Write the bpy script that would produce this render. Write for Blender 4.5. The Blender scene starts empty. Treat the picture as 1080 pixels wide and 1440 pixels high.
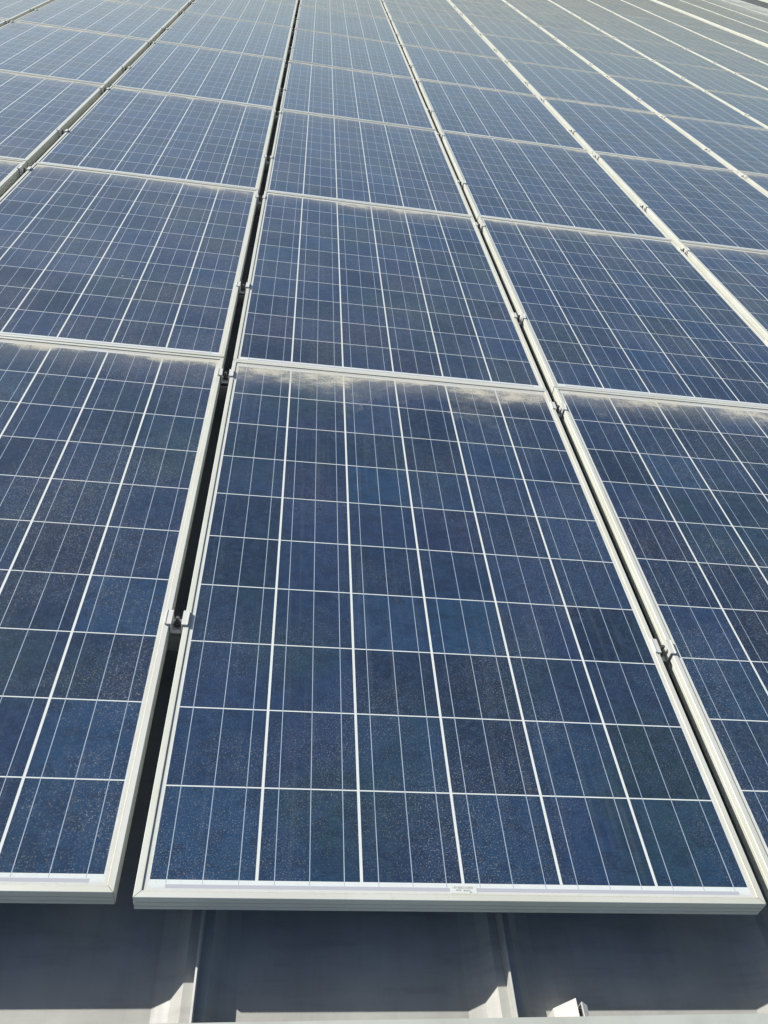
import bpy, bmesh, math, random
from mathutils import Matrix, Vector
R = math.radians
random.seed(7)
scn = bpy.context.scene
col = scn.collection

# ------------------------------------------------------------------ frame of the roof plane
SLOPE = R(2.0)                      # the roof falls away from the ridge
RIDGE_Z = 7.5
T = Matrix.Translation((0, 0, RIDGE_Z)) @ Matrix.Rotation(-SLOPE, 4, 'X')
# local frame: x to the right along the ridge, y down the slope, z off the glass plane (glass top = 0)

# ------------------------------------------------------------------ camera
cam_d = bpy.data.cameras.new('camera')
cam = bpy.data.objects.new('camera', cam_d)
col.objects.link(cam)
FPX = 1141.5
cam_d.sensor_fit = 'HORIZONTAL'
cam_d.sensor_width = 36
cam_d.lens = 36 * FPX / 1080
cam_d.clip_start = 0.02
cam_d.clip_end = 8000
RW = ((0.98875919, -0.05693369, 0.13825274),
      (-0.07356717, 0.61973812, 0.78135301),
      (-0.13016581, -0.78274083, 0.60858331))      # world -> camera rows, fitted to the panel grid
CP = Vector((0.16563911, -0.59393311, 1.19916955))
M = Matrix.Identity(4)
for i in range(3):
    for j in range(3):
        M[i][j] = RW[j][i]
M.translation = CP
cam.matrix_world = T @ M
scn.camera = cam
def project(x, y, z=0.0):
    d = Vector((x, y, z)) - CP
    c = [sum(RW[i][k] * d[k] for k in range(3)) for i in range(3)]
    if c[2] > -0.02: return None
    return 540 + FPX * c[0] / -c[2], 720 - FPX * c[1] / -c[2]

# ------------------------------------------------------------------ sun and sky
to_sun = (T.to_3x3() @ Vector((-1.30, 0.815, 1.0))).normalized()
sun_el = math.asin(to_sun.z)
sun_az = math.atan2(to_sun.x, to_sun.y)            # clockwise from +Y
sd = bpy.data.lights.new('sun', 'SUN')
sd.energy = 5.0
sd.angle = R(0.5)
sd.color = (1.0, 0.965, 0.90)
sun = bpy.data.objects.new('sun', sd)
sun.rotation_euler = to_sun.to_track_quat('Z', 'Y').to_euler()
sun.location = (-20, 10, 30)
col.objects.link(sun)
w = bpy.data.worlds.new('World'); scn.world = w
w.use_nodes = True
nt = w.node_tree; nt.nodes.clear()
sky = nt.nodes.new('ShaderNodeTexSky'); sky.sky_type = 'NISHITA'
sky.sun_disc = False
sky.sun_elevation = sun_el
sky.sun_rotation = sun_az
sky.air_density = 0.9; sky.dust_density = 1.2; sky.ozone_density = 1.2
bg = nt.nodes.new('ShaderNodeBackground'); bg.inputs['Strength'].default_value = 0.088
wo = nt.nodes.new('ShaderNodeOutputWorld')
nt.links.new(sky.outputs[0], bg.inputs['Color']); nt.links.new(bg.outputs[0], wo.inputs[0])
scn.view_settings.view_transform = 'Standard'
scn.view_settings.look = 'None'
scn.view_settings.gamma = 1.0
scn.view_settings.exposure = 0.42
scn.cycles.max_bounces = 4
scn.cycles.diffuse_bounces = 2

# ------------------------------------------------------------------ node helpers
class N:
    def __init__(s, name):
        s.m = bpy.data.materials.new(name); s.m.use_nodes = True
        s.t = s.m.node_tree; s.t.nodes.clear()
        s.out = s.t.nodes.new('ShaderNodeOutputMaterial')
    def put(s, sock, v):
        if isinstance(v, bpy.types.NodeSocket): s.t.links.new(v, sock)
        elif v is not None:
            if hasattr(sock.default_value, '__len__') and not hasattr(v, '__len__'): v = (v, v, v, 1)
            if hasattr(v, '__len__') and len(v) == 3 and len(sock.default_value) == 4: v = (*v, 1)
            sock.default_value = v
    def math(s, op, a, b=None, c=None, clamp=False):
        n = s.t.nodes.new('ShaderNodeMath'); n.operation = op; n.use_clamp = clamp
        s.put(n.inputs[0], a)
        if b is not None: s.put(n.inputs[1], b)
        if c is not None: s.put(n.inputs[2], c)
        return n.outputs[0]
    def ss(s, v, a, b, lo=0.0, hi=1.0):
        n = s.t.nodes.new('ShaderNodeMapRange'); n.interpolation_type = 'SMOOTHSTEP'
        s.put(n.inputs['Value'], v); s.put(n.inputs['From Min'], a); s.put(n.inputs['From Max'], b)
        s.put(n.inputs['To Min'], lo); s.put(n.inputs['To Max'], hi)
        return n.outputs[0]
    def mix(s, f, a, b, mode='MIX'):
        n = s.t.nodes.new('ShaderNodeMix'); n.data_type = 'RGBA'; n.blend_type = mode
        s.put(n.inputs[0], f); s.put(n.inputs[6], a); s.put(n.inputs[7], b)
        return n.outputs[2]
    def noise(s, vec, scale, detail=3, rough=.55, dist=0, dim='3D', w=None):
        n = s.t.nodes.new('ShaderNodeTexNoise'); n.noise_dimensions = dim
        s.put(n.inputs['Vector'], vec); n.inputs['Scale'].default_value = scale
        n.inputs['Detail'].default_value = detail; n.inputs['Roughness'].default_value = rough
        n.inputs['Distortion'].default_value = dist
        if w is not None: s.put(n.inputs['W'], w)
        return n.outputs[0]
    def vor(s, vec, scale, feature='F1', rnd=1.0):
        n = s.t.nodes.new('ShaderNodeTexVoronoi'); n.feature = feature
        s.put(n.inputs['Vector'], vec); n.inputs['Scale'].default_value = scale
        n.inputs['Randomness'].default_value = rnd
        return n.outputs['Distance'], n.outputs['Color']
    def white(s, vec, w=None):
        n = s.t.nodes.new('ShaderNodeTexWhiteNoise'); n.noise_dimensions = '4D' if w is not None else '3D'
        s.put(n.inputs['Vector'], vec)
        if w is not None: s.put(n.inputs['W'], w)
        return n.outputs['Value'], n.outputs['Color']
    def sep(s, v):
        n = s.t.nodes.new('ShaderNodeSeparateXYZ'); s.put(n.inputs[0], v); return n.outputs
    def comb(s, x, y, z=0.0):
        n = s.t.nodes.new('ShaderNodeCombineXYZ'); s.put(n.inputs[0], x); s.put(n.inputs[1], y); s.put(n.inputs[2], z)
        return n.outputs[0]
    def vadd(s, a, b):
        n = s.t.nodes.new('ShaderNodeVectorMath'); n.operation = 'ADD'; s.put(n.inputs[0], a); s.put(n.inputs[1], b)
        return n.outputs[0]
    def vmul(s, a, b):
        n = s.t.nodes.new('ShaderNodeVectorMath'); n.operation = 'MULTIPLY'; s.put(n.inputs[0], a); s.put(n.inputs[1], b)
        return n.outputs[0]
    def obj(s):
        return s.t.nodes.new('ShaderNodeTexCoord').outputs['Object']
    def rnd(s):
        return s.t.nodes.new('ShaderNodeObjectInfo').outputs['Random']
    def bump(s, h, strength, dist):
        n = s.t.nodes.new('ShaderNodeBump'); n.inputs['Strength'].default_value = strength
        n.inputs['Distance'].default_value = dist; s.put(n.inputs['Height'], h); return n.outputs[0]
    def bsdf(s, **k):
        n = s.t.nodes.new('ShaderNodeBsdfPrincipled')
        for a, v in k.items(): s.put(n.inputs[a.replace('_', ' ')], v)
        return n.outputs[0]
    def mixs(s, f, a, b):
        n = s.t.nodes.new('ShaderNodeMixShader'); s.put(n.inputs[0], f)
        s.t.links.new(a, n.inputs[1]); s.t.links.new(b, n.inputs[2]); return n.outputs[0]
    def done(s, sh):
        s.t.links.new(sh, s.out.inputs[0]); return s.m

# ------------------------------------------------------------------ sizes
W, L = 0.988, 1.6425
PITCH_Y = 1.646
FH = 0.035            # frame height
GZ = -0.0024          # glass top below the lip
CU, CV = 0.159, 0.1585
U0, V0 = (W - 6 * CU) / 2, 0.0275

# ------------------------------------------------------------------ materials
def mat_glass():
    s = N('solar cells under glass')
    o = s.obj(); rnd = s.rnd()
    x, y, z = s.sep(o)
    u = s.math('ADD', x, W / 2); v = s.math('ADD', y, L / 2)
    shift = s.comb(s.math('MULTIPLY', rnd, 91.7), s.math('MULTIPLY', rnd, 37.3), s.math('MULTIPLY', rnd, 13.1))
    q = s.vadd(o, shift)                                  # every panel reads another patch of each noise
    cu = s.math('DIVIDE', s.math('SUBTRACT', u, U0), CU)
    cv = s.math('DIVIDE', s.math('SUBTRACT', v, V0), CV)
    fu = s.math('FRACT', cu); fv = s.math('FRACT', cv)
    # distance (m) from the cell centre lines
    du = s.math('MULTIPLY', s.math('ABSOLUTE', s.math('SUBTRACT', fu, .5)), CU)
    dv = s.math('MULTIPLY', s.math('ABSOLUTE', s.math('SUBTRACT', fv, .5)), CV)
    in_u = s.math('LESS_THAN', du, CU / 2 - .0023)
    in_v = s.math('LESS_THAN', dv, CV / 2 - .00115)
    reg = s.math('MULTIPLY', s.math('MULTIPLY', s.math('GREATER_THAN', cu, 0), s.math('LESS_THAN', cu, 6)),
                 s.math('MULTIPLY', s.math('GREATER_THAN', cv, 0), s.math('LESS_THAN', cv, 10)))
    cell = s.math('MULTIPLY', s.math('MULTIPLY', in_u, in_v), reg)
    # three busbars per cell, running on over the joints between cells
    bb = s.math('MULTIPLY', s.math('ABSOLUTE', s.math('SUBTRACT', s.math('FRACT', s.math('MULTIPLY', fu, 3)), .5)), CU / 3)
    bar = s.math('MULTIPLY', s.math('LESS_THAN', bb, .00065), in_u)
    regv = s.math('MULTIPLY', s.math('MULTIPLY', s.math('GREATER_THAN', cv, -.035), s.math('LESS_THAN', cv, 10.035)),
                  s.math('MULTIPLY', s.math('GREATER_THAN', cu, 0), s.math('LESS_THAN', cu, 6)))
    bar = s.math('MULTIPLY', bar, regv)
    # fingers: hair-thin lines across the cell
    fing = s.math('SINE', s.math('MULTIPLY', v, 2 * math.pi / .0023))
    fing = s.math('MULTIPLY', s.ss(fing, .55, 1.0), .055)
    # cell colour
    idx = s.comb(s.math('FLOOR', cu), s.math('FLOOR', cv), 0.0)
    wv, wc = s.white(idx, s.math('MULTIPLY', rnd, 100))
    wr, wg, wb = s.sep(wc)
    base = s.mix(wr, (.0125, .033, .082), (.0055, .014, .034))
    base = s.mix(s.ss(wg, .62, 1.0, 0, .65), base, (.011, .047, .108))      # some cells bluer / more teal
    base = s.mix(s.ss(wb, .78, 1.0, 0, .5), base, (.018, .020, .058))     # some more violet
    base = s.mix(s.ss(s.noise(q, 3.1, 3), .46, .68, 0, .65), base, (.012, .036, .040))   # greenish drift
    gd, gc = s.vor(q, 95)
    gr = s.sep(gc)[0]
    base = s.mix(s.math('MULTIPLY', gr, .38), base, (.026, .055, .110))    # crystal flakes, two sizes
    gd2, gc2 = s.vor(s.vmul(q, (1, 1.7, 1)), 34)
    base = s.mix(s.ss(s.sep(gc2)[1], .45, 1, 0, .40), base, (.008, .016, .036))
    ed = s.ss(du, CU / 2 - .020, CU / 2 - .002, 0, .35)
    base = s.mix(ed, base, (.012, .024, .055))
    base = s.mix(fing, base, (.45, .5, .55))
    sheet = s.mix(s.noise(q, 40, 2), (.56, .60, .58), (.66, .69, .67))     # white back sheet
    colr = s.mix(cell, sheet, base)
    colr = s.mix(bar, colr, s.mix(s.noise(q, 9, 2), (.20, .27, .36), (.46, .53, .60)))
    # interconnect ribbon in the end margins
    vv = s.math('MINIMUM', s.math('SUBTRACT', v, 0), s.math('SUBTRACT', L, v))
    rib = s.math('MULTIPLY', s.math('MULTIPLY', s.math('GREATER_THAN', vv, .0155), s.math('LESS_THAN', vv, .0215)),
                 s.math('MULTIPLY', s.math('GREATER_THAN', u, .043), s.math('LESS_THAN', u, .950)))
    colr = s.mix(rib, colr, (.40, .41, .45))
    # ---------------- dust, washed down to the lower (far) edge
    at = s.t.nodes.new('ShaderNodeAttribute'); at.attribute_type = 'OBJECT'; at.attribute_name = 'silt'
    r2 = at.outputs['Fac']                                # how much silt this panel has caught
    r3 = s.math('FRACT', s.math('MULTIPLY', rnd, 53.77))
    top = s.math('SUBTRACT', L - .011, v)
    n1 = s.noise(s.vmul(q, (3.0, 3.0, 1)), 1.0, 4, .6)
    n2 = s.noise(s.vmul(q, (14, 26, 1)), 1.0, 4, .65)
    reach = s.math('MULTIPLY', s.ss(n1, .30, .68, .016, .085), s.math('MULTIPLY_ADD', r2, 1.25, .10))
    reach = s.math('MULTIPLY', reach, s.math('MULTIPLY_ADD', n2, .9, .55))
    crust = s.ss(s.math('DIVIDE', top, reach), .40, 1.30, 1, 0)
    grit = s.noise(q, 210, 3, .75)
    crust = s.math('MULTIPLY', crust, s.ss(s.math('MULTIPLY_ADD', n2, .5, s.math('MULTIPLY', grit, .5)), .38, .58, .22, .90), None, True)
    # granular veil thinning out away from the lip
    fine = s.noise(q, 390, 3, .75)
    veil = s.math('POWER', s.ss(s.math('DIVIDE', top, s.math('MULTIPLY_ADD', n1, .34, .02)), 0, 1, 1, 0), 1.6)
    veil = s.math('MULTIPLY', veil, s.math('MULTIPLY', s.ss(fine, .36, .66, .12, 1.0), s.math('MULTIPLY_ADD', r2, .50, .12)))
    # hazy fan a little farther up
    reach2 = s.math('MULTIPLY', s.ss(s.noise(s.vmul(q, (3.1, 1.6, 1)), 1.3, 5, .65), .38, .66, .03, .25), s.math('MULTIPLY_ADD', r2, .75, .25))
    fan = s.ss(s.math('DIVIDE', top, reach2), .2, 1.15, 1, 0)
    fan = s.math('MULTIPLY', fan, s.ss(s.noise(s.vmul(q, (9, 26, 1)), 1.0, 6, .75), .30, .72, .06, .62))
    fan = s.math('MULTIPLY', fan, s.ss(grit, .38, .62, .18, 1.15))
    fan = s.math('MULTIPLY', fan, s.ss(s.noise(q, 480, 2, .7), .36, .62, .35, 1.1))
    # grime along the sides and the near edge
    side = s.math('MINIMUM', s.math('SUBTRACT', u, .011), s.math('SUBTRACT', W - .011, u))
    sidew = s.math('MULTIPLY_ADD', n2, .014, .001)
    sm = s.math('MULTIPLY', s.ss(s.math('DIVIDE', side, sidew), .2, 1.2, 1, 0), .55)
    bm_ = s.math('MULTIPLY', s.ss(s.math('SUBTRACT', v, .011), .0, .010, 1, 0), .45)
    # fine speckle over the whole glass
    zone = s.ss(s.noise(q, 3.3, 5, .65), .36, .66)
    sp = s.ss(s.noise(q, 430, 2, .6), .54, .74)
    sp2 = s.ss(s.noise(s.vmul(q, (1, .6, 1)), 230, 2, .6), .58, .80)
    speck = s.math('MULTIPLY', s.math('ADD', s.math('MULTIPLY', sp, .46), s.math('MULTIPLY', sp2, .22)),
                   s.math('MULTIPLY_ADD', zone, .95, .16))
    film = s.math('MULTIPLY', s.math('MULTIPLY_ADD', zone, .016, .003), s.math('MULTIPLY_ADD', s.math('POWER', r3, 2.0), 2.6, .25))
    streak = s.math('MULTIPLY', s.ss(s.noise(s.vmul(q, (70, 2.2, 1)), 1.0, 3), .52, .8), .045)
    d1, c1 = s.vor(q, 75)
    pk = s.math('GREATER_THAN', s.sep(c1)[0], .72)
    dots = s.math('MULTIPLY', s.ss(d1, .030, .085, 1, 0), s.math('MULTIPLY', pk, .22))
    d3, c3 = s.vor(q, 5.5)
    big = s.math('MULTIPLY', s.ss(d3, .014, .030, .85, 0), s.math('GREATER_THAN', s.sep(c3)[1], .80))
    dust = s.math('MAXIMUM', s.math('MAXIMUM', crust, fan), s.math('MAXIMUM', sm, bm_))
    # faint tide line where the last puddle dried
    tl = s.math('ABSOLUTE', s.math('SUBTRACT', s.math('DIVIDE', top, reach2), s.math('MULTIPLY_ADD', n2, .5, .75)))
    tide = s.math('MULTIPLY', s.ss(tl, .0, .12, .14, 0), s.ss(s.noise(q, 6, 3), .42, .6))
    dust = s.math('MAXIMUM', s.math('MAXIMUM', dust, tide), veil)
    dust = s.math('ADD', dust, s.math('ADD', speck, s.math('ADD', film, streak)))
    dust = s.math('ADD', dust, s.math('ADD', dots, big), None, True)
    dcol = s.mix(crust, (.38, .38, .35), s.mix(n2, (.38, .36, .28), (.56, .53, .44)))
    dcol = s.mix(sm, dcol, (.52, .47, .35))
    bp = s.bump(s.noise(q, 420, 2, .5), .06, .0004)
    g = s.bsdf(Base_Color=colr, Roughness=s.math('MULTIPLY_ADD', zone, .09, .07), IOR=1.50,
               Sheen_Weight=.08, Sheen_Roughness=.35, Sheen_Tint=(.85, .9, 1, 1), Normal=bp)
    dd = s.bsdf(Base_Color=dcol, Roughness=.95, Specular_IOR_Level=.1)
    return s.done(s.mixs(dust, g, dd))

def mat_alu(name, base=(.565, .580, .520), grime=.6, metal=.10, lip=False):
    s = N(name)
    o = s.obj(); rnd = s.rnd()
    q = s.vadd(o, s.comb(s.math('MULTIPLY', rnd, 71.7), s.math('MULTIPLY', rnd, 29.3), 0.0))
    n1 = s.noise(q, 5, 4, .6); n2 = s.noise(q, 60, 4, .7)
    c = s.mix(s.ss(n1, .35, .7, 0, grime), base, (base[0] * .86, base[1] * .84, base[2] * .76))
    c = s.mix(s.ss(n2, .55, .8, 0, grime), c, (.50, .47, .38))
    c = s.mix(s.ss(s.noise(q, 260, 2, .6), .64, .8, 0, grime * .6), c, (.34, .31, .25))
    if lip:                                   # dirt lying in the angle between lip and glass
        ax, ay, az = s.sep(o)
        d = s.math('MINIMUM', s.math('SUBTRACT', W / 2, s.math('ABSOLUTE', ax)), s.math('SUBTRACT', L / 2, s.math('ABSOLUTE', ay)))
        g = s.ss(d, .0075, .0112, 0, 1)
        c = s.mix(s.math('MULTIPLY', g, s.ss(n2, .3, .7, .25, .9)), c, (.42, .38, .27))
        c = s.mix(s.ss(s.noise(s.vmul(q, (1, 1, 1)), 1.7, 3), .5, .72, 0, .5), c, (.50, .50, .48))
    b = s.bump(s.noise(s.vmul(q, (1, 1, 30)), 40, 2), .05, .0005)
    return s.done(s.bsdf(Base_Color=c, Roughness=.5, Metallic=metal, Normal=b))

def mat_roof():
    s = N('pale coated steel sheet')
    o = s.obj()
    n1 = s.noise(s.vmul(o, (6, 1.2, 1)), 1.0, 5, .6); n2 = s.noise(s.vmul(o, (40, 3, 1)), 1.0, 4, .65)
    c = s.mix(s.ss(n1, .35, .7), (.40, .40, .37), (.34, .34, .315))
    c = s.mix(s.ss(n2, .5, .8, 0, .5), c, (.28, .27, .24))
    c = s.mix(s.ss(s.noise(o, 70, 3, .7), .66, .80, 0, .55), c, (.30, .22, .14))
    n3 = s.noise(s.vmul(o, (5, 34, 1)), 1.0, 5, .7)
    c = s.mix(s.ss(n3, .46, .72, 0, .45), c, (.23, .23, .22))
    n4 = s.noise(s.vmul(o, (8, 8, 1)), 1.0, 6, .7)
    c = s.mix(s.ss(n4, .48, .70, 0, .35), c, (.50, .49, .44))
    b = s.bump(s.noise(s.vmul(o, (2, 14, 1)), 1.0, 3), .3, .004)
    return s.done(s.bsdf(Base_Color=c, Roughness=s.ss(n2, .3, .8, .5, .7), Metallic=.0, Normal=b))

def mat_plain(name, c, rough=.6, metal=0.0, var=.25, scale=30):
    s = N(name); o = s.obj()
    cc = s.mix(s.ss(s.noise(o, scale, 4, .6), .35, .7, 0, 1), c, tuple(k * (1 - var) for k in c))
    return s.done(s.bsdf(Base_Color=cc, Roughness=rough, Metallic=metal))

M_GLASS = mat_glass()
M_FRAME = mat_alu('anodised aluminium frame', lip=True)
M_CLAMP = mat_alu('aluminium clamp', (.62, .62, .59), .4, .2)
M_RAIL = mat_alu('aluminium rail', (.55, .55, .53), .5, .5)
M_STEEL = mat_plain('dull dark steel', (.10, .10, .095), .5, .3)
M_BACK = mat_plain('back sheet', (.65, .65, .64), .7)
M_LABEL = mat_plain('paper label', (.60, .63, .60), .6, 0, .1)
M_INK = mat_plain('label ink', (.42, .42, .39), .7, 0, .3, 900)
M_ROOF = mat_roof()
M_CAP = mat_plain('ridge cap paint', (.45, .47, .42), .55, .05, .14, 9)
M_DARK = mat_plain('dark parapet and bounce cutting steel', (.07, .08, .09), .6, 0, .3, 3)  # parapet face; also darkens the unseen back slope to cut bounced light
M_WALL = mat_plain('wall sheet', (.46, .48, .47), .6, 0, .1, 2)
M_GROUND = mat_plain('ground earth and grass', (.16, .17, .11), .95, 0, .45, .05)
M_YARD = mat_plain('yard concrete', (.33, .32, .30), .9, 0, .25, .4)

# ------------------------------------------------------------------ mesh helpers
def mesh_of(name, verts, faces, mat, smooth=False):
    me = bpy.data.meshes.new(name)
    me.from_pydata([tuple(v) for v in verts], [], faces)
    me.materials.append(mat)
    bm = bmesh.new(); bm.from_mesh(me)
    bmesh.ops.recalc_face_normals(bm, faces=bm.faces)
    bm.to_mesh(me); bm.free()
    if smooth: me.polygons.foreach_set('use_smooth', [True] * len(me.polygons))
    return me
def link(name, me, parent=None, mw=None):
    o = bpy.data.objects.new(name, me); col.objects.link(o)
    if parent: o.parent = parent
    if mw is not None: o.matrix_world = mw
    return o
def tag(o, label=None, cat=None, group=None, kind=None):
    if label: o['label'] = label
    if cat: o['category'] = cat
    if group: o['group'] = group
    if kind: o['kind'] = kind
    return o
class MB:
    def __init__(s): s.v = []; s.f = []
    def box(s, x0, x1, y0, y1, z0, z1):
        b = len(s.v)
        s.v += [(x0,y0,z0),(x1,y0,z0),(x1,y1,z0),(x0,y1,z0),(x0,y0,z1),(x1,y0,z1),(x1,y1,z1),(x0,y1,z1)]
        s.f += [tuple(b + k for k in q) for q in ((0,3,2,1),(4,5,6,7),(0,1,5,4),(1,2,6,5),(2,3,7,6),(3,0,4,7))]
        return s
    def prism(s, ring0, ring1):
        """two matching closed rings joined by walls, capped"""
        b = len(s.v); n = len(ring0)
        s.v += list(ring0) + list(ring1)
        for i in range(n):
            j = (i + 1) % n
            s.f.append((b + i, b + j, b + n + j, b + n + i))
        s.f.append(tuple(b + i for i in range(n))[::-1]); s.f.append(tuple(b + n + i for i in range(n)))
        return s
    def cyl(s, cx, cy, z0, z1, r, n=12):
        a = [(cx + r * math.cos(2 * math.pi * k / n), cy + r * math.sin(2 * math.pi * k / n)) for k in range(n)]
        return s.prism([(x, y, z0) for x, y in a], [(x, y, z1) for x, y in a])
    def mesh(s, name, mat): return mesh_of(name, s.v, s.f, mat)

# ------------------------------------------------------------------ the warehouse and its roof
PAN = -0.13
NX0, NX1, Y_EAVE = -14, 20, 33.0
P = 0.472
prof = [(.038, PAN), (.064, -.120), (.081, -.101), (.0955, -.101), (.0965, -.084), (.0995, -.083), (.1015, -.085),
        (.1015, -.101), (.117, -.101), (.134, -.120), (.158, PAN)]
def roof_sheet(y0, y1, name):
    pts = []
    for k in range(-28, 26):
        x0 = k * P
        pts += [(x0 + px, pz) for px, pz in prof]
    ys = [y0 + (y1 - y0) * t for t in (0, 1)]
    v = [(x, y, z) for y in ys for x, z in pts]; n = len(pts)
    f = [(i, i + 1, n + i + 1, n + i) for i in range(n - 1)]
    me = mesh_of(name, v, f, M_ROOF)
    return me, pts[0][0], pts[-1][0]
hall = tag(bpy.data.objects.new('warehouse', None),
           'low pitched warehouse with pale standing seam metal roof carrying the solar panels', 'building')
col.objects.link(hall); hall.location = (0, 0, 0)
bpy.context.view_layer.update()
me, RX0, RX1 = roof_sheet(-.30, Y_EAVE, 'roof_sheet')
front = link('roof_sheet', me, hall, T)
tag(front, 'pale grey metal roof slope with upstanding seams under the panels')
Tb = Matrix.Translation((0, 0, RIDGE_Z)) @ Matrix.Rotation(SLOPE, 4, 'X')
# back slope: mirrored about the ridge line (local y = -0.30)
ridge_pt = T @ Vector((0, -.30, PAN))
me2, _, _ = roof_sheet(-26.0, 0.0, 'roof_sheet')
me2.materials[0] = M_DARK  # unseen slope given a dark colour to cut bounce onto the panel fronts
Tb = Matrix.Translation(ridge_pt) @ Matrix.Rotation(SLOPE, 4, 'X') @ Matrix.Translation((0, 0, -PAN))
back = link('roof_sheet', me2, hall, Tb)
tag(back, 'unseen near side metal roof slope, coloured dark grey to cut bounced light')
# ridge cap: folded sheet over both slopes, resting on the seams
zc = -.0775
x0 = -19.0
n_cap = 0
while x0 < RX1 - .2:
    x1 = min(x0 + 3.0, RX1)
    x0c = max(x0, RX0)
    if x1 > RX0 + .2:
        lift = .0016 * (n_cap % 2)
        def ring(x):
            e = .0078 * (x - (x0 + 1.5))
            if n_cap % 2: e *= .6
            a = [T @ Vector((0, -.1343 + e, zc - .009 + lift)), T @ Vector((0, -.1343 + e, zc + .003 + lift)), T @ Vector((0, -.30, zc + .004 + lift)),
                 Tb @ Vector((0, -.17, zc + .003 + lift)), Tb @ Vector((0, -.17, zc - .009 + lift))]
            b = [T @ Vector((0, -.1355 + e, zc - .009 + lift)), T @ Vector((0, -.1355 + e, zc + .0018 + lift)), T @ Vector((0, -.30, zc + .0028 + lift)),
                 Tb @ Vector((0, -.1685, zc + .0018 + lift)), Tb @ Vector((0, -.1685, zc - .009 + lift))]
            return [(x, p.y, p.z) for p in a + b[::-1]]
        mb = MB(); mb.prism(ring(x0c), ring(x1 + (.02 if x1 < RX1 else 0)))
        cap = link('ridge_cap', mb.mesh('ridge_cap', M_CAP), hall)
        n_cap += 1
    x0 += 3.0
# low parapet along the right hand roof edge
mb = MB(); mb.box(12.35, 12.50, -.30, Y_EAVE, PAN - .06, .02)
pp = link('parapet', mb.mesh('parapet', M_DARK), hall, T)
mb = MB(); mb.box(12.33, 12.95, -.31, Y_EAVE + .01, .0205, .24)
link('coping', mb.mesh('coping', M_CAP), pp)
# walls
ey = (T @ Vector((0, Y_EAVE, PAN))); by = (Tb @ Vector((0, -26, PAN)))
mb = MB()
wx0, wx1, wy0, wy1 = RX0 + .3, RX1 - .3, by.y + .3, ey.y - .3
t_ = .2
def gable(x0, x1):
    rr = [(wy0, 0), (wy1, 0), (wy1, ey.z - .10), (ridge_pt.y, ridge_pt.z - .12), (wy0, by.z - .10)]
    mb.prism([(x0, y, z) for y, z in rr], [(x1, y, z) for y, z in rr])
gable(wx0, wx0 + t_); gable(wx1 - t_, wx1)
mb.box(wx0 + t_, wx1 - t_, wy0, wy0 + t_, 0, by.z - .11)
mb.box(wx0 + t_, wx1 - t_, wy1 - t_, wy1, 0, ey.z - .11)
link('wall', mb.mesh('wall', M_WALL), hall)

# ground
g = link('ground', MB().box(-3000, 3000, -3000, 3000, -1.0, 0.0).mesh('ground', M_GROUND)); tag(g, kind='structure')
g = link('concrete_yard', MB().box(-45, 45, -50, 60, -.2, .006).mesh('yard', M_YARD)); tag(g, kind='structure')

# ------------------------------------------------------------------ the solar panel
def frame_mesh():
    pr = [(.0006, -.035), (0, -.0345), (0, -.0262), (.0009, -.0257), (.0009, -.0247), (0, -.0242),
          (0, -.0152), (.0009, -.0147), (.0009, -.0137), (0, -.0132), (0, -.0008), (.0007, 0), (.0104, 0), (.011, -.0006), (.011, -.0021),
          (.0022, -.0021), (.0022, -.0330), (.026, -.0330), (.026, -.035)]
    mb = MB(); e = .00055
    hx, hy = W / 2, L / 2
    def ring(sx, sy, ax):
        out = []
        for d, z in pr:
            x, y = sx * (hx - d), sy * (hy - d)
            if ax == 'x': x -= sx * e
            else: y -= sy * e
            out.append((x, y, z + FH))
        return out
    mb.prism(ring(-1, -1, 'x'), ring(1, -1, 'x'))
    mb.prism(ring(1, -1, 'y'), ring(1, 1, 'y'))
    mb.prism(ring(1, 1, 'x'), ring(-1, 1, 'x'))
    mb.prism(ring(-1, 1, 'y'), ring(-1, -1, 'y'))
    return mb.mesh('frame', M_FRAME)
FRAME = frame_mesh()
d_ = .0026
mb = MB(); mb.box(-W/2 + d_, W/2 - d_, -L/2 + d_, L/2 - d_, FH - .0064, FH + GZ)
GLASS = mb.mesh('glass', M_GLASS)
mb = MB(); mb.box(-.055, .055, L/2 - .22, L/2 - .12, FH - .026, FH - .0066)
JBOX = mb.mesh('junction_box', mat_plain('black plastic', (.02, .02, .02), .5))

# column x positions (left outer edge), measured gaps between the columns
xs = {0: 0.0}
gaps = {-1: .0279, 0: .0285}                       # gap to the right of column k
def gap_after(k): return gaps.get(k, .0335 if k > 0 else .036) if k != 6 else .21
for k in range(1, 11): xs[k] = xs[k - 1] + W + gap_after(k - 1)
for k in range(-1, -6, -1): xs[k] = xs[k + 1] - W - gap_after(k)
def yoff(k): return 0.0 if k == 0 else (.0064 if k < 0 else .0232)

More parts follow.
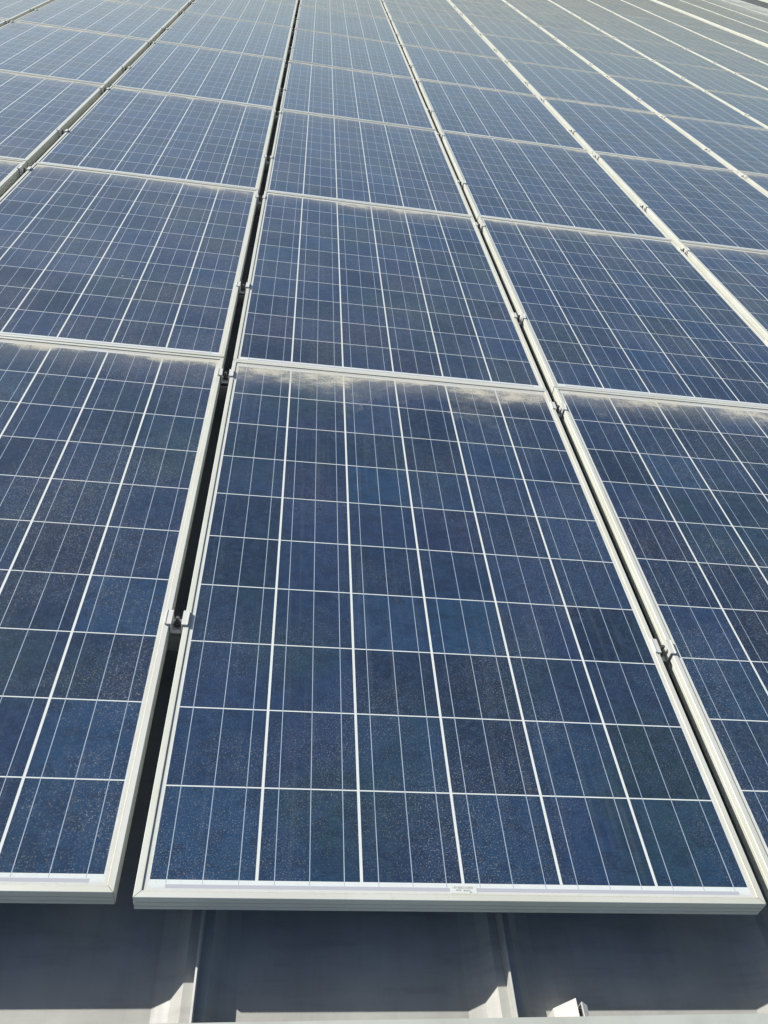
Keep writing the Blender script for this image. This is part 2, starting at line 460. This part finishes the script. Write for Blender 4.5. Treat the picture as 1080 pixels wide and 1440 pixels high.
ORD = ['first', 'second', 'third', 'fourth', 'fifth', 'sixth', 'seventh', 'eighth', 'ninth', 'tenth', 'eleventh',
       'twelfth', 'thirteenth', 'fourteenth', 'fifteenth', 'sixteenth', 'seventeenth', 'eighteenth']
def row_word(r): return 'front row' if r == 0 else ORD[r] + ' row from front'
def col_word(c):
    if c == 0: return 'first column right of the wide black gap'
    if c == -1: return 'first column left of the wide black gap'
    if c > 0: return ORD[c] + ' column right of the wide black gap'
    return ORD[-c - 1] + ' column left of the wide black gap'
def panel_label(c, r):
    if (c, r) == (0, 0): return 'whole blue solar panel at bottom centre with paper serial label on its near edge'
    if (c, r) == (-1, 0): return 'bright blue solar panel cut by the left photo edge, front row beside the black gap'
    if (c, r) == (1, 0): return 'dark blue solar panel cut by the right photo edge, front row, sandy crust on top'
    k = 'blue' if r < 3 else ('greyish blue' if r < 6 else 'pale hazy')
    return '%s solar panel, %s, %s' % (k, row_word(r), col_word(c))

def visible(c, r, mx=120, my=60):
    ok = False
    for dx in (0, .25, .5, .75, 1):
        for dy in (0, .25, .5, .75, 1):
            p = project(xs[c] + dx * W, r * PITCH_Y + dy * L)
            if p and -mx < p[0] < 1080 + mx and -my < p[1] < 1440 + my: ok = True
    return ok

SILT = {(0, 0): 1.0, (1, 0): 1.0, (-1, 0): .45, (0, 1): .7, (-1, 1): .7, (1, 1): .5, (-1, 2): .75}
npan = 0
panels = set()
for c in range(-4, 11):
    for r in range(0, 17):
        if not visible(c, r): continue
        if r > 15: continue
        jx, jy, jr = random.uniform(-.0012, .0012), random.uniform(-.0010, .0010), random.uniform(-.0006, .0006)
        tx, ty = random.gauss(0, .0022), random.gauss(0, .0022)
        if c in (0, -1) and r == 0: jx = jy = jr = 0
        root = bpy.data.objects.new('solar_panel', None); col.objects.link(root)
        root.empty_display_size = .1
        root.matrix_world = T @ Matrix.Translation((xs[c] + W/2 + jx, r * PITCH_Y + L/2 + yoff(c) + jy, -FH)) \
            @ Matrix.Rotation(jr, 4, 'Z') @ Matrix.Rotation(tx * .5, 4, 'X') @ Matrix.Rotation(ty * .5, 4, 'Y')
        tag(root, panel_label(c, r), 'solar panel', 'solar panels laid in rows on the roof')
        for nm, me in (('frame', FRAME), ('glass', GLASS)):
            o = bpy.data.objects.new(nm, me); col.objects.link(o); o.parent = root
            if nm == 'glass': o['silt'] = SILT.get((c, r), random.uniform(.35, 1.05))
        if (c, r) == (0, 0): front_panel = root
        panels.add((c, r)); npan += 1

# serial label with its bars and print, on the front panel only
lz = FH + GZ + .0003
lab = bpy.data.objects.new('serial_label', MB().box(-.021, .021, -L/2 + .0125, -L/2 + .0255, FH + GZ + .0001, lz).mesh('serial_label', M_LABEL))
col.objects.link(lab); lab.parent = front_panel; tag(lab, 'small cream paper serial label with grey print')
mb = MB()
rr = random.Random(3)
x = -.0165
while x < .016:
    wd = rr.choice((.0004, .0006, .0009)); mb.box(x, x + wd, -L/2 + .0205, -L/2 + .0238, lz + .0001, lz + .0003); x += wd + rr.choice((.0007, .0011, .0016))
for x0, y0 in ((-.012, .0172), (-.0075, .0172)):
    for k in range(3): mb.box(x0 + k * .0014, x0 + k * .0014 + .0009, -L/2 + y0, -L/2 + y0 + .0018, lz + .0001, lz + .0003)
for k in range(6): mb.box(.000 + k * .0019, .0013 + k * .0019, -L/2 + .0162 + (k % 2) * .0006, -L/2 + .0192 - (k % 3) * .0005, lz + .0001, lz + .0003)
for k in range(3): mb.box(.0090 + k * .0012, .0108 + k * .0012, -L/2 + .0138 + k * .0007 , -L/2 + .0147 + k * .0007, lz + .0001, lz + .0003)
prt = bpy.data.objects.new('label_print', mb.mesh('label_print', M_INK)); col.objects.link(prt); prt.parent = lab
lab.location.x = .493 - W/2; 

# ------------------------------------------------------------------ rails across the seams, under the panels
RAILY = (.556, 1.548)
nr = 0
def rail_mesh(x0, x1):
    zt = -FH - .0008
    pts = [(-.020, zt - .040), (-.020, zt), (-.007, zt), (-.007, zt - .007), (-.014, zt - .007), (-.014, zt - .015), (.014, zt - .015),
           (.014, zt - .007), (.007, zt - .007), (.007, zt), (.020, zt), (.020, zt - .040)]
    mb = MB(); mb.prism([(x0, y, z) for y, z in pts], [(x1, y, z) for y, z in pts]); return mb.mesh('mounting_rail', M_RAIL)
RA = rail_mesh(xs[-4] - .1 - 0.0, xs[6] + W + .06)
RB = rail_mesh(xs[7] - .06, xs[10] + W + .08)
RW0 = ('under the near part of', 'under the far part of')
for r in range(0, 10):
    for k, ry in enumerate(RAILY):
        o = link('mounting_rail', RA, None, T @ Matrix.Translation((0, r * PITCH_Y + ry + .004, 0)))
        tag(o, 'aluminium rail %s %s, seen through the gaps' % (RW0[k], row_word(r)), 'rail', 'rails carrying the panels')
        nr += 1

# ------------------------------------------------------------------ mid clamps in the gaps between columns
def clamp_mesh(g):
    w2 = g / 2
    fl = w2 + .0085; wl = w2 - .0015; t = .0026
    z1, z0 = .0036, .0006
    zb = -.024
    pts = [(-fl, z0), (-fl, z1 + .0012), (-fl + .0018, z1 + .0012), (-fl + .0018, z1), (-wl + t, z1), (-wl + t, zb + t), (wl - t, zb + t), (wl - t, z1), (fl - .0018, z1),
           (fl - .0018, z1 + .0012), (fl, z1 + .0012), (fl, z0), (wl, z0), (wl, zb), (-wl, zb), (-wl, z0)]
    h = .019
    return MB().prism([(x, -h, z) for x, z in pts], [(x, h, z) for x, z in pts]).mesh('clamp_channel', M_CLAMP)
def bolt_mesh():
    mb = MB()
    mb.cyl(0, 0, -.0182, -.0168, .0085, 16)
    mb.cyl(0, 0, -.0168, -.0095, .0066, 6)
    mb.cyl(0, 0, -.0095, .0030, .0038, 10)
    return mb.mesh('bolt', M_STEEL)
BOLT = bolt_mesh()
CH = {}
ncl = 0
for c in range(-5, 11):
    if c not in xs or (c + 1) not in xs: continue
    gp = gap_after(c)
    if c == 6: gp = .0345
    for r in range(0, 11):
        if (c, r) not in panels and (c + 1, r) not in panels: continue
        for k, ry in enumerate(RAILY):
            if c == 6: gx = xs[7] - .012
            else: gx = xs[c] + W + gp / 2
            yy = r * PITCH_Y + ry + (.0045 if c < 0 else -.004) + random.uniform(-.006, .006)
            p = project(gx, yy)
            if not p or not (-30 < p[0] < 1110 and -10 < p[1] < 1440): continue
            dist = (Vector((gx, yy, 0)) - CP).length
            if dist > 15: continue
            key = round(gp, 4)
            if key not in CH: CH[key] = clamp_mesh(gp)
            where = {-1: 'the wide black gap', 0: 'first gap right of the wide black gap'}.get(
                c, ('%s gap right of the wide black gap' % ORD[c]) if c > 0 else ('%s gap left of the wide black gap' % ORD[-c - 2]))
            root = bpy.data.objects.new('mid_clamp', None); col.objects.link(root); root.empty_display_size = .02
            root.matrix_world = T @ Matrix.Translation((gx, yy, 0)) @ Matrix.Rotation(random.uniform(-.03, .03), 4, 'Z')
            tag(root, '%s clamp in %s, %s' % (('near', 'far')[k], where, row_word(r)), 'clamp', 'clamps holding the panel edges')
            for nm, me in (('clamp_channel', CH[key]), ('bolt', BOLT)):
                o = bpy.data.objects.new(nm, me); col.objects.link(o); o.parent = root
            ncl += 1

# ------------------------------------------------------------------ seam bracket by the ridge cap
root = bpy.data.objects.new('roof_bracket', None); col.objects.link(root)
root.matrix_world = T @ Matrix.Translation((.655, -.12, PAN))
tag(root, 'small white metal bracket standing on the roof pan at the bottom edge, right of centre', 'bracket')
mb = MB()
def up(pts, zs): return [(x, y, 0) for x, y in pts], [(x, y, z) for (x, y), z in zip(pts, zs)]
mb.prism(*up([(-.0245, -.0125), (.0105, -.0135), (.0105, .0145), (-.0245, .004)], (.0395, .0495, .0495, .0395)))
o = bpy.data.objects.new('bracket_block', mb.mesh('bracket_block', M_CLAMP)); col.objects.link(o); o.parent = root
mb = MB(); mb.prism(*up([(.0190, -.0130), (.0275, -.0130), (.0275, .0060), (.0190, .0100)], (.049, .045, .045, .049)))
o = bpy.data.objects.new('bracket_plate', mb.mesh('bracket_plate', M_CLAMP)); col.objects.link(o); o.parent = root
mb = MB(); oc = [k * math.pi / 4 for k in range(8)]
mb.prism([(.0107, .001 + .003 * math.cos(a), .036 + .003 * math.sin(a)) for a in oc],
         [(.0188, .001 + .003 * math.cos(a), .036 + .003 * math.sin(a)) for a in oc])
o = bpy.data.objects.new('bolt', mb.mesh('bracket_bolt', M_STEEL)); col.objects.link(o); o.parent = root
print('panels', npan, 'clamps', ncl, 'rails', nr)
